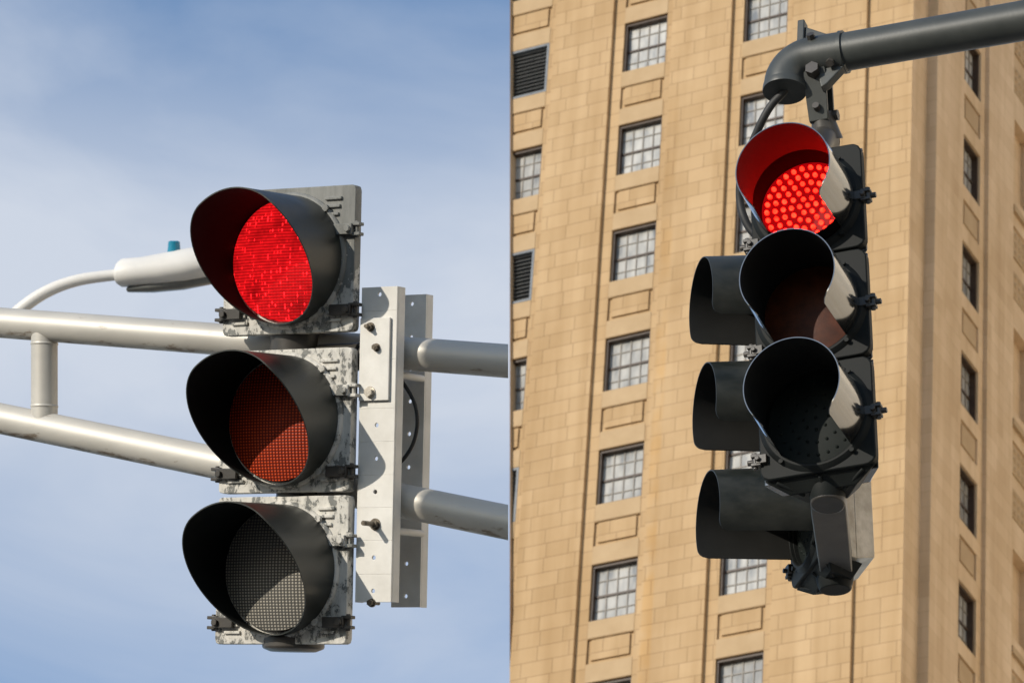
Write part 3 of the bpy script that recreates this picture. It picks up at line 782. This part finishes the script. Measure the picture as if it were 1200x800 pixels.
# =================================================================== STONE TOWER
O_B = V((2.556744, 107.16085, 80.94154+EYE)); YB = -0.50731
BW = Matrix.Translation(O_B) @ Matrix.Rotation(YB, 4, 'Z')
bld = thing('stone_tower', 'tall tan limestone block office tower with sash windows between flat piers', 'building', BW)
H = 3.6; PB = 3.77235; ww = 1.36223; wh = 1.72674; UC = 8.96683; DEP = 16.0
ZG = -O_B.z; ZT = 11.0
tv = V((math.cos(YB), math.sin(YB), 0))
def uend(z): return -((O_B-CAM).dot(R)+z*R.z)/tv.dot(R)      # its left flank leans a little
zA, zB = ZT, ZG
def clip_left(o):
    import bmesh
    bm = bmesh.new(); bm.from_mesh(o.data)
    a, b = V((uend(0), 0, 0)), V((uend(-20), 0, -20)); d = (b-a).normalized(); nn = V((d.z, 0, -d.x))
    if nn.x > 0: nn = -nn
    g = bm.verts[:]+bm.edges[:]+bm.faces[:]
    bmesh.ops.bisect_plane(bm, geom=g, plane_co=a, plane_no=nn, clear_outer=True)
    bm.to_mesh(o.data); bm.free()
    if len(o.data.polygons) == 0: bpy.data.objects.remove(o); return None
    return o

def wall_grid(mb, plane, s0, s1, z0, z1, at_, holes, depth, mi=0):
    """flat wall with rectangular openings and their reveals. plane 'front': (s, at_, z); 'side': (at_, s, z)"""
    ss = sorted(set([s0, s1]+[h[0] for h in holes]+[h[1] for h in holes]))
    zs = sorted(set([z0, z1]+[h[2] for h in holes]+[h[3] for h in holes]))
    def P(s, d, z): return (s, at_+d, z) if plane == 'front' else (at_-d, s, z)
    for i in range(len(ss)-1):
        for j in range(len(zs)-1):
            cs, cz = (ss[i]+ss[i+1])/2, (zs[j]+zs[j+1])/2
            if any(h[0] < cs < h[1] and h[2] < cz < h[3] for h in holes): continue
            mb.add([P(ss[i], 0, zs[j]), P(ss[i+1], 0, zs[j]), P(ss[i+1], 0, zs[j+1]), P(ss[i], 0, zs[j+1])], [(0,1,2,3)], mi)
    for h in holes:
        d = h[4] if len(h) > 4 else depth
        a, b, c, e = h[:4]
        for q in (((a,c),(a,e)), ((b,e),(b,c)), ((a,e),(b,e)), ((b,c),(a,c))):
            mb.add([P(q[0][0],0,q[0][1]), P(q[1][0],0,q[1][1]), P(q[1][0],d,q[1][1]), P(q[0][0],d,q[0][1])], [(0,1,2,3)], mi)
        if len(h) > 5:    # closed back
            mb.add([P(a,d,c), P(b,d,c), P(b,d,e), P(a,d,e)], [(0,1,2,3)], mi)

RV = .27
def sash(plane, at_, s0, s1, z0, z1, dark=False, blank=False):
    """window = frame part with pane child"""
    def B(mb, a, b, d0, d1, c, e, mi=0):
        if plane == 'front': mb.box(a, b, at_+d0, at_+d1, c, e, mi)
        else: mb.box(at_-d1, at_-d0, a, b, c, e, mi)
    mb = MB(); fw = .055; d = .07
    B(mb, s0, s0+fw, d, RV, z0, z1); B(mb, s1-fw, s1, d, RV, z0, z1)
    B(mb, s0+fw, s1-fw, d, RV, z1-fw*1.3, z1); B(mb, s0+fw, s1-fw, d, RV, z0, z0+fw)
    zm = z0+(z1-z0)*.485
    d = RV-.07; B(mb, s0+fw, s1-fw, d+.004, RV-.004, zm-.032, zm+.032)
    w = (s1-s0-2*fw)
    for q in (1, 2, 3):
        x = s0+fw+w*q/4; B(mb, x-.014, x+.014, d+.02, RV-.002, z0+fw, z1-fw*1.3, 1)
    for (a, b) in ((z0+fw, zm-.032), (zm+.032, z1-fw*1.3)):
        zz = a+(b-a)*(.47 if a < zm-.1 else .56)
        B(mb, s0+fw, s1-fw, d+.022, RV-.004, zz-.013, zz+.013, 1)
    f = mb.build('window', [M['frame'], M['muntin']], bld)
    g = MB(); B(g, s0+.02, s1-.02, RV-.022, RV-.012, z0+.02, z1-.02)
    p = g.build('pane', M['pane'], f)
    return f, p

holes = {}
fronts = []
PJ = .13                                    # piers stand proud of the window bays
for ci_ in (-1, 0, 1):
    u0 = ci_*PB; hs = []
    for k in range(-2, 9):
        zt = -k*H; louv = (ci_ == -1 and k % 2 == 0)
        hs.append((u0, u0+ww, zt-wh, zt, RV))
        if louv:
            mb = MB(); fr = .07
            for (a, b, c, e) in ((u0, u0+fr, zt-wh, zt), (u0+ww-fr, u0+ww, zt-wh, zt), (u0+fr, u0+ww-fr, zt-fr, zt), (u0+fr, u0+ww-fr, zt-wh, zt-wh+fr)):
                mb.box(a, b, -.012, .1, c, e, 0)
            nsl = 12
            for q in range(nsl):
                zz = zt-wh+fr+(wh-2*fr)*(q+.5)/nsl
                mb.add([(u0+fr, .02, zz-.035), (u0+ww-fr, .02, zz-.035), (u0+ww-fr, .09, zz+.035), (u0+fr, .09, zz+.035),
                        (u0+fr, .032, zz-.04), (u0+ww-fr, .032, zz-.04), (u0+ww-fr, .102, zz+.03), (u0+fr, .102, zz+.03)],
                       [(0,1,2,3),(7,6,5,4),(0,4,5,1),(2,6,7,3)], 1)
            mb.box(u0+fr, u0+ww-fr, .12, .13, zt-wh+fr, zt-fr, 1)
            o = mb.build('louvre', [M['louver_frame'], M['louver']], bld)
            clip_left(o)
        else:
            f, p = sash('front', 0, u0, u0+ww, zt-wh, zt)
            if ci_ == -1:
                p2 = clip_left(p); f2 = clip_left(f)
        # spandrel panel below the window: sunk field with a raised tablet
        a, b, c, e = u0-.0, u0+ww+.0, zt-3.02, zt-2.27
        hs.append((a, b, c, e, .075, 1))
        mb = MB()
        mb.box(a+.12, b-.12, .012, .0745, c+.11, e-.03)
        o = mb.build('spandrel_panel', M['stone'], bld, bev=.006)
        if ci_ == -1: clip_left(o)
        for nm, c2_, e2_ in (('sill_block', zt-2.25, zt-wh-.01), ('lintel_block', zt-3.585, zt-3.04)):
            mb = MB(); mb.box(u0+.004, u0+ww-.004, -.014, .03, c2_, e2_)
            o = mb.build(nm, M['stone_plain'], bld, bev=.004)
            if ci_ == -1: clip_left(o)
    fronts.append((u0-.33, u0+ww+.22, hs))
mb = MB()
uL = min(uend(ZT), uend(ZG))-.5
for (a, b, hs) in fronts: wall_grid(mb, 'front', max(a, uL) if a > uL else a, b, ZG, ZT, 0, hs, RV)
piers = [(-PB+ww+.22, -.33), (ww+.22, PB-.33), (PB+ww+.22, 7.62), (-2*PB+ww+.22, -PB-.33), (-3*PB+ww+.22, -2*PB-.33)]
wall = mb
wall.add([(7.62, 0, ZG), (UC, 0, ZG), (UC, 0, ZT), (7.62, 0, ZT)], [(0,1,2,3)])
# blank bays further left run only to the flank
for j in (2, 3):
    wall.add([(-j*PB-.33, 0, ZG), (-j*PB+ww+.22, 0, ZG), (-j*PB+ww+.22, 0, ZT), (-j*PB-.33, 0, ZT)], [(0,1,2,3)])
w = wall.build('front_wall', M['stone'], bld, fix=False); clip_left(w)
for (a, b) in piers:
    mb = MB(); mb.box(a, b, -PJ, 0.002, ZG, ZT); o = mb.build('pier', M['stone'], bld); clip_left(o)

# right-hand side of the tower: runs back along +Y from the corner
S1 = 1.05; PS = .30
mb = MB()
mb.add([(UC, 0, ZG), (UC, S1, ZG), (UC, S1, ZT), (UC, 0, ZT)], [(0,1,2,3)])
s_w0, s_w1 = 3.2918, 3.2918+1.2178
zoff = -(4.0932-H)
hs = []
for k in range(-2, 9):
    zt = zoff-k*H
    hs.append((s_w0, s_w1, zt-wh, zt, RV)); sash('side', UC+PS-.12, s_w0, s_w1, zt-wh, zt)
    a, b, c, e = s_w0+.02, s_w1-.02, zt-3.05, zt-2.2
    hs.append((a, b, c, e, .075, 1))
    q = MB(); q.box(UC+PS-.12-.0745, UC+PS-.12-.014, a+.12, b-.12, c+.1, e-.1); q.build('spandrel_panel', M['stone_plain'], bld, bev=.006)
wall_grid(mb, 'side', s_w0-.32, s_w1+.34, ZG, ZT, UC+PS-.12, hs, RV)
# second bay: tall niches with carved panels, two storeys each
s2 = s_w0+3.80
hs = []
for k in range(-2, 5):
    zt = zoff-.55-k*2*H
    hs.append((s2, s2+1.25, zt-2.75, zt, .3, 1))
    hs.append((s2-.05, s2+1.30, zt-6.25, zt-3.75, .07, 1))
    for (c, e) in ((zt-4.75, zt-3.85), (zt-6.15, zt-5.25)):
        q = MB(); q.box(UC+PS-.12-.068, UC+PS-.12-.03, s2+.03, s2+1.22, c, e)
        for i in range(4):
            for j in range(3):
                y_, z_ = s2+.18+i*.29, c+.16+j*.29
                q.tube([(UC+PS-.12-.03, y_, z_), (UC+PS-.12+.012, y_, z_)], [.1, .05], 8)
        q.build('carved_panel', M['stone_plain'], bld)
    q = MB(); q.box(UC+PS-.13, UC+PS-.02, s2-.2, s2+1.45, zt-3.35, zt-3.15); q.build('sill', M['stone_plain'], bld)
wall_grid(mb, 'side', s2-.36, s2+1.6, ZG, ZT, UC+PS-.12, hs, .3)
mb.add([(UC+PS-.12, s2+3.4, ZG), (UC+PS-.12, DEP, ZG), (UC+PS-.12, DEP, ZT), (UC+PS-.12, s2+3.4, ZT)], [(0,1,2,3)])
# roof, back, leaning left flank
fl = [(uend(ZG), -PJ, ZG), (uend(ZT), -PJ, ZT), (uend(ZT), DEP, ZT), (uend(ZG), DEP, ZG)]
mb.add(fl, [(0,1,2,3)])
mb.add([(uend(ZG), DEP, ZG), (UC+PS-.12, DEP, ZG), (UC+PS-.12, DEP, ZT), (uend(ZT), DEP, ZT)], [(0,1,2,3)])
mb.add([(uend(ZT), 0, ZT), (UC, 0, ZT), (UC, DEP, ZT), (uend(ZT), DEP, ZT)], [(0,1,2,3)])
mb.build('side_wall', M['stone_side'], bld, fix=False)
for (a, b) in ((S1, s_w0-.32), (s_w1+.34, s2-.36), (s2+1.6, s2+3.4)):
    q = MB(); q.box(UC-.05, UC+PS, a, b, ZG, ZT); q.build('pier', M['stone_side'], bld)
mb = MB(); mb.box(uend(ZT)-.1, UC+PS+.15, -PJ-.15, DEP, ZT, ZT+.6); mb.build('cornice', M['stone_plain'], bld)

# =================================================================== an unseen panel on a post, added to throw shade on the pipe ends
SUN_AZ, SUN_EL = math.radians(52), math.radians(14)     # azimuth measured left of straight-behind-the-camera
to_sun = V((-math.sin(SUN_AZ)*math.cos(SUN_EL), -math.cos(SUN_AZ)*math.cos(SUN_EL), math.sin(SUN_EL)))
D_ = 2.7
sgo = FRL @ V((.345, AY-.03, -.45)) + to_sun*D_
sg = thing('shade_panel', 'unseen grey panel on a tall post, added to shade the pipe ends right of the signal', 'shade panel', frame4(sgo, XL, YLv, ZL))
mb = MB(); mb.box(0, .62, 0, .006, 0, .95); mb.build('panel', M['plate'], sg, bev=.002)
sgi = sg.matrix_world.inverted(); pt = sg.matrix_world @ V((.31, .05, .9)); pm = sg.matrix_world @ V((.31, .05, .05))
mb = MB(); mb.tube([sgi @ V((pm.x, pm.y, 0)), sgi @ pm, sgi @ pt], [.06, .04, .035], 20); mb.build('post', M['alum'], sg, 40)

# =================================================================== office block mirrored in the gloss, and a taller unseen one added to bounce light
for (lab, y0_, y1_, ht) in (('tan stone office block across the street, mirrored in the black visors', -44, 40, 30),
                            ('unseen tall tan block, added to bounce light onto the right flank of the stone tower', 48, 118, 98)):
    ob = thing('office_block', lab, 'building', Matrix.Translation(V((34, y0_, 0))))
    mb = MB(); hs = []; wd_ = y1_-y0_
    for i in range(int(wd_//8)):
        for j in range(int((ht-3)//4.2)): hs.append((i*8+2, i*8+6, 3.5+j*4.2, 5.9+j*4.2, -.3, 1))
    wall_grid(mb, 'side', 0, wd_, 0, ht, 0, hs, .3)
    mb.add([(0,0,0),(22,0,0),(22,0,ht),(0,0,ht),(0,wd_,0),(22,wd_,0),(22,wd_,ht),(0,wd_,ht)], [(0,1,2,3),(4,5,6,7),(3,2,6,7),(1,5,6,2)])
    mb.build('wall', M['facade_tan'], ob, fix=False)

# =================================================================== ground
mb = MB(); mb.box(-3000, 3000, -3000, 3000, -.5, 0.0); o = mb.build('ground', M['paving']); tag(o, None, None, kind='structure')
mb = MB(); mb.add([(-3000, -12, .004), (14, -12, .004), (14, 9, .004), (-3000, 9, .004)], [(0,1,2,3)]); o = mb.build('road', M['asphalt']); tag(o, None, None, kind='structure')

# =================================================================== light
sd_ = bpy.data.lights.new('sun', 'SUN'); sd_.energy = 4.1; sd_.angle = math.radians(.53); sd_.color = (1, .92, .8)
so = bpy.data.objects.new('sun', sd_); COL.objects.link(so)
so.rotation_mode = 'QUATERNION'; so.rotation_quaternion = to_sun.to_track_quat('Z', 'Y')
wd = bpy.data.worlds.new('World'); scene.world = wd; wd.use_nodes = True
nt = wd.node_tree; bg = nt.nodes['Background']
sky = N(nt, 'ShaderNodeTexSky', sky_type='NISHITA'); sky.sun_disc = False
sky.sun_elevation = SUN_EL; sky.sun_rotation = math.atan2(to_sun.x, to_sun.y)
sky.air_density = 1.0; sky.dust_density = .3; sky.ozone_density = 3.0
tc = N(nt, 'ShaderNodeTexCoord')
mp = N(nt, 'ShaderNodeMapping'); mp.inputs['Scale'].default_value = (6, 6, 15); mp.inputs['Rotation'].default_value = (.1, .25, .3)
L(nt, tc.outputs['Generated'], mp.inputs['Vector'])
n1 = N(nt, 'ShaderNodeTexNoise', Scale=1.5, Detail=7, Roughness=.52, Distortion=.5); L(nt, mp.outputs[0], n1.inputs['Vector'])
cl = ramp(nt, n1.outputs['Fac'], [(.36, (0, 0, 0)), (.66, (1, 1, 1))])
sz = N(nt, 'ShaderNodeSeparateXYZ'); L(nt, tc.outputs['Generated'], sz.inputs[0])
# a veil of thin cloud, densest about half way up
bd = ramp(nt, sz.outputs['Z'], [(.0, (.5,)*3), (.25, (.1,)*3), (.45, (.1,)*3), (.488, (.36,)*3), (.515, (.62,)*3), (.548, (1,)*3), (.566, (.9,)*3), (.584, (.5,)*3), (.606, (.0,)*3), (.9, (.0,)*3)])
cm = N(nt, 'ShaderNodeMath', operation='MULTIPLY_ADD'); L(nt, cl.outputs['Color'], cm.inputs[0]); cm.inputs[1].default_value = .45; L(nt, bd.outputs['Color'], cm.inputs[2])
c2 = N(nt, 'ShaderNodeMath', operation='MULTIPLY', use_clamp=True); L(nt, cm.outputs[0], c2.inputs[0]); c2.inputs[1].default_value = .8
mx = N(nt, 'ShaderNodeMix', data_type='RGBA'); L(nt, c2.outputs[0], mx.inputs[0])
hs_ = N(nt, 'ShaderNodeHueSaturation', Saturation=1.08, Value=1.45); L(nt, sky.outputs['Color'], hs_.inputs['Color']); L(nt, hs_.outputs['Color'], mx.inputs[6]); mx.inputs[7].default_value = (4.1, 4.5, 5.2, 1)
L(nt, mx.outputs[2], bg.inputs['Color']); bg.inputs['Strength'].default_value = .15

# =================================================================== render settings
scene.render.engine = 'CYCLES'
scene.cycles.samples = 128
scene.render.resolution_x = 1024; scene.render.resolution_y = 682
vs_ = scene.view_settings
vs_.view_transform = 'Standard'; vs_.look = 'None'; vs_.exposure = 0.0; vs_.gamma = 1.0; vs_.use_curve_mapping = False
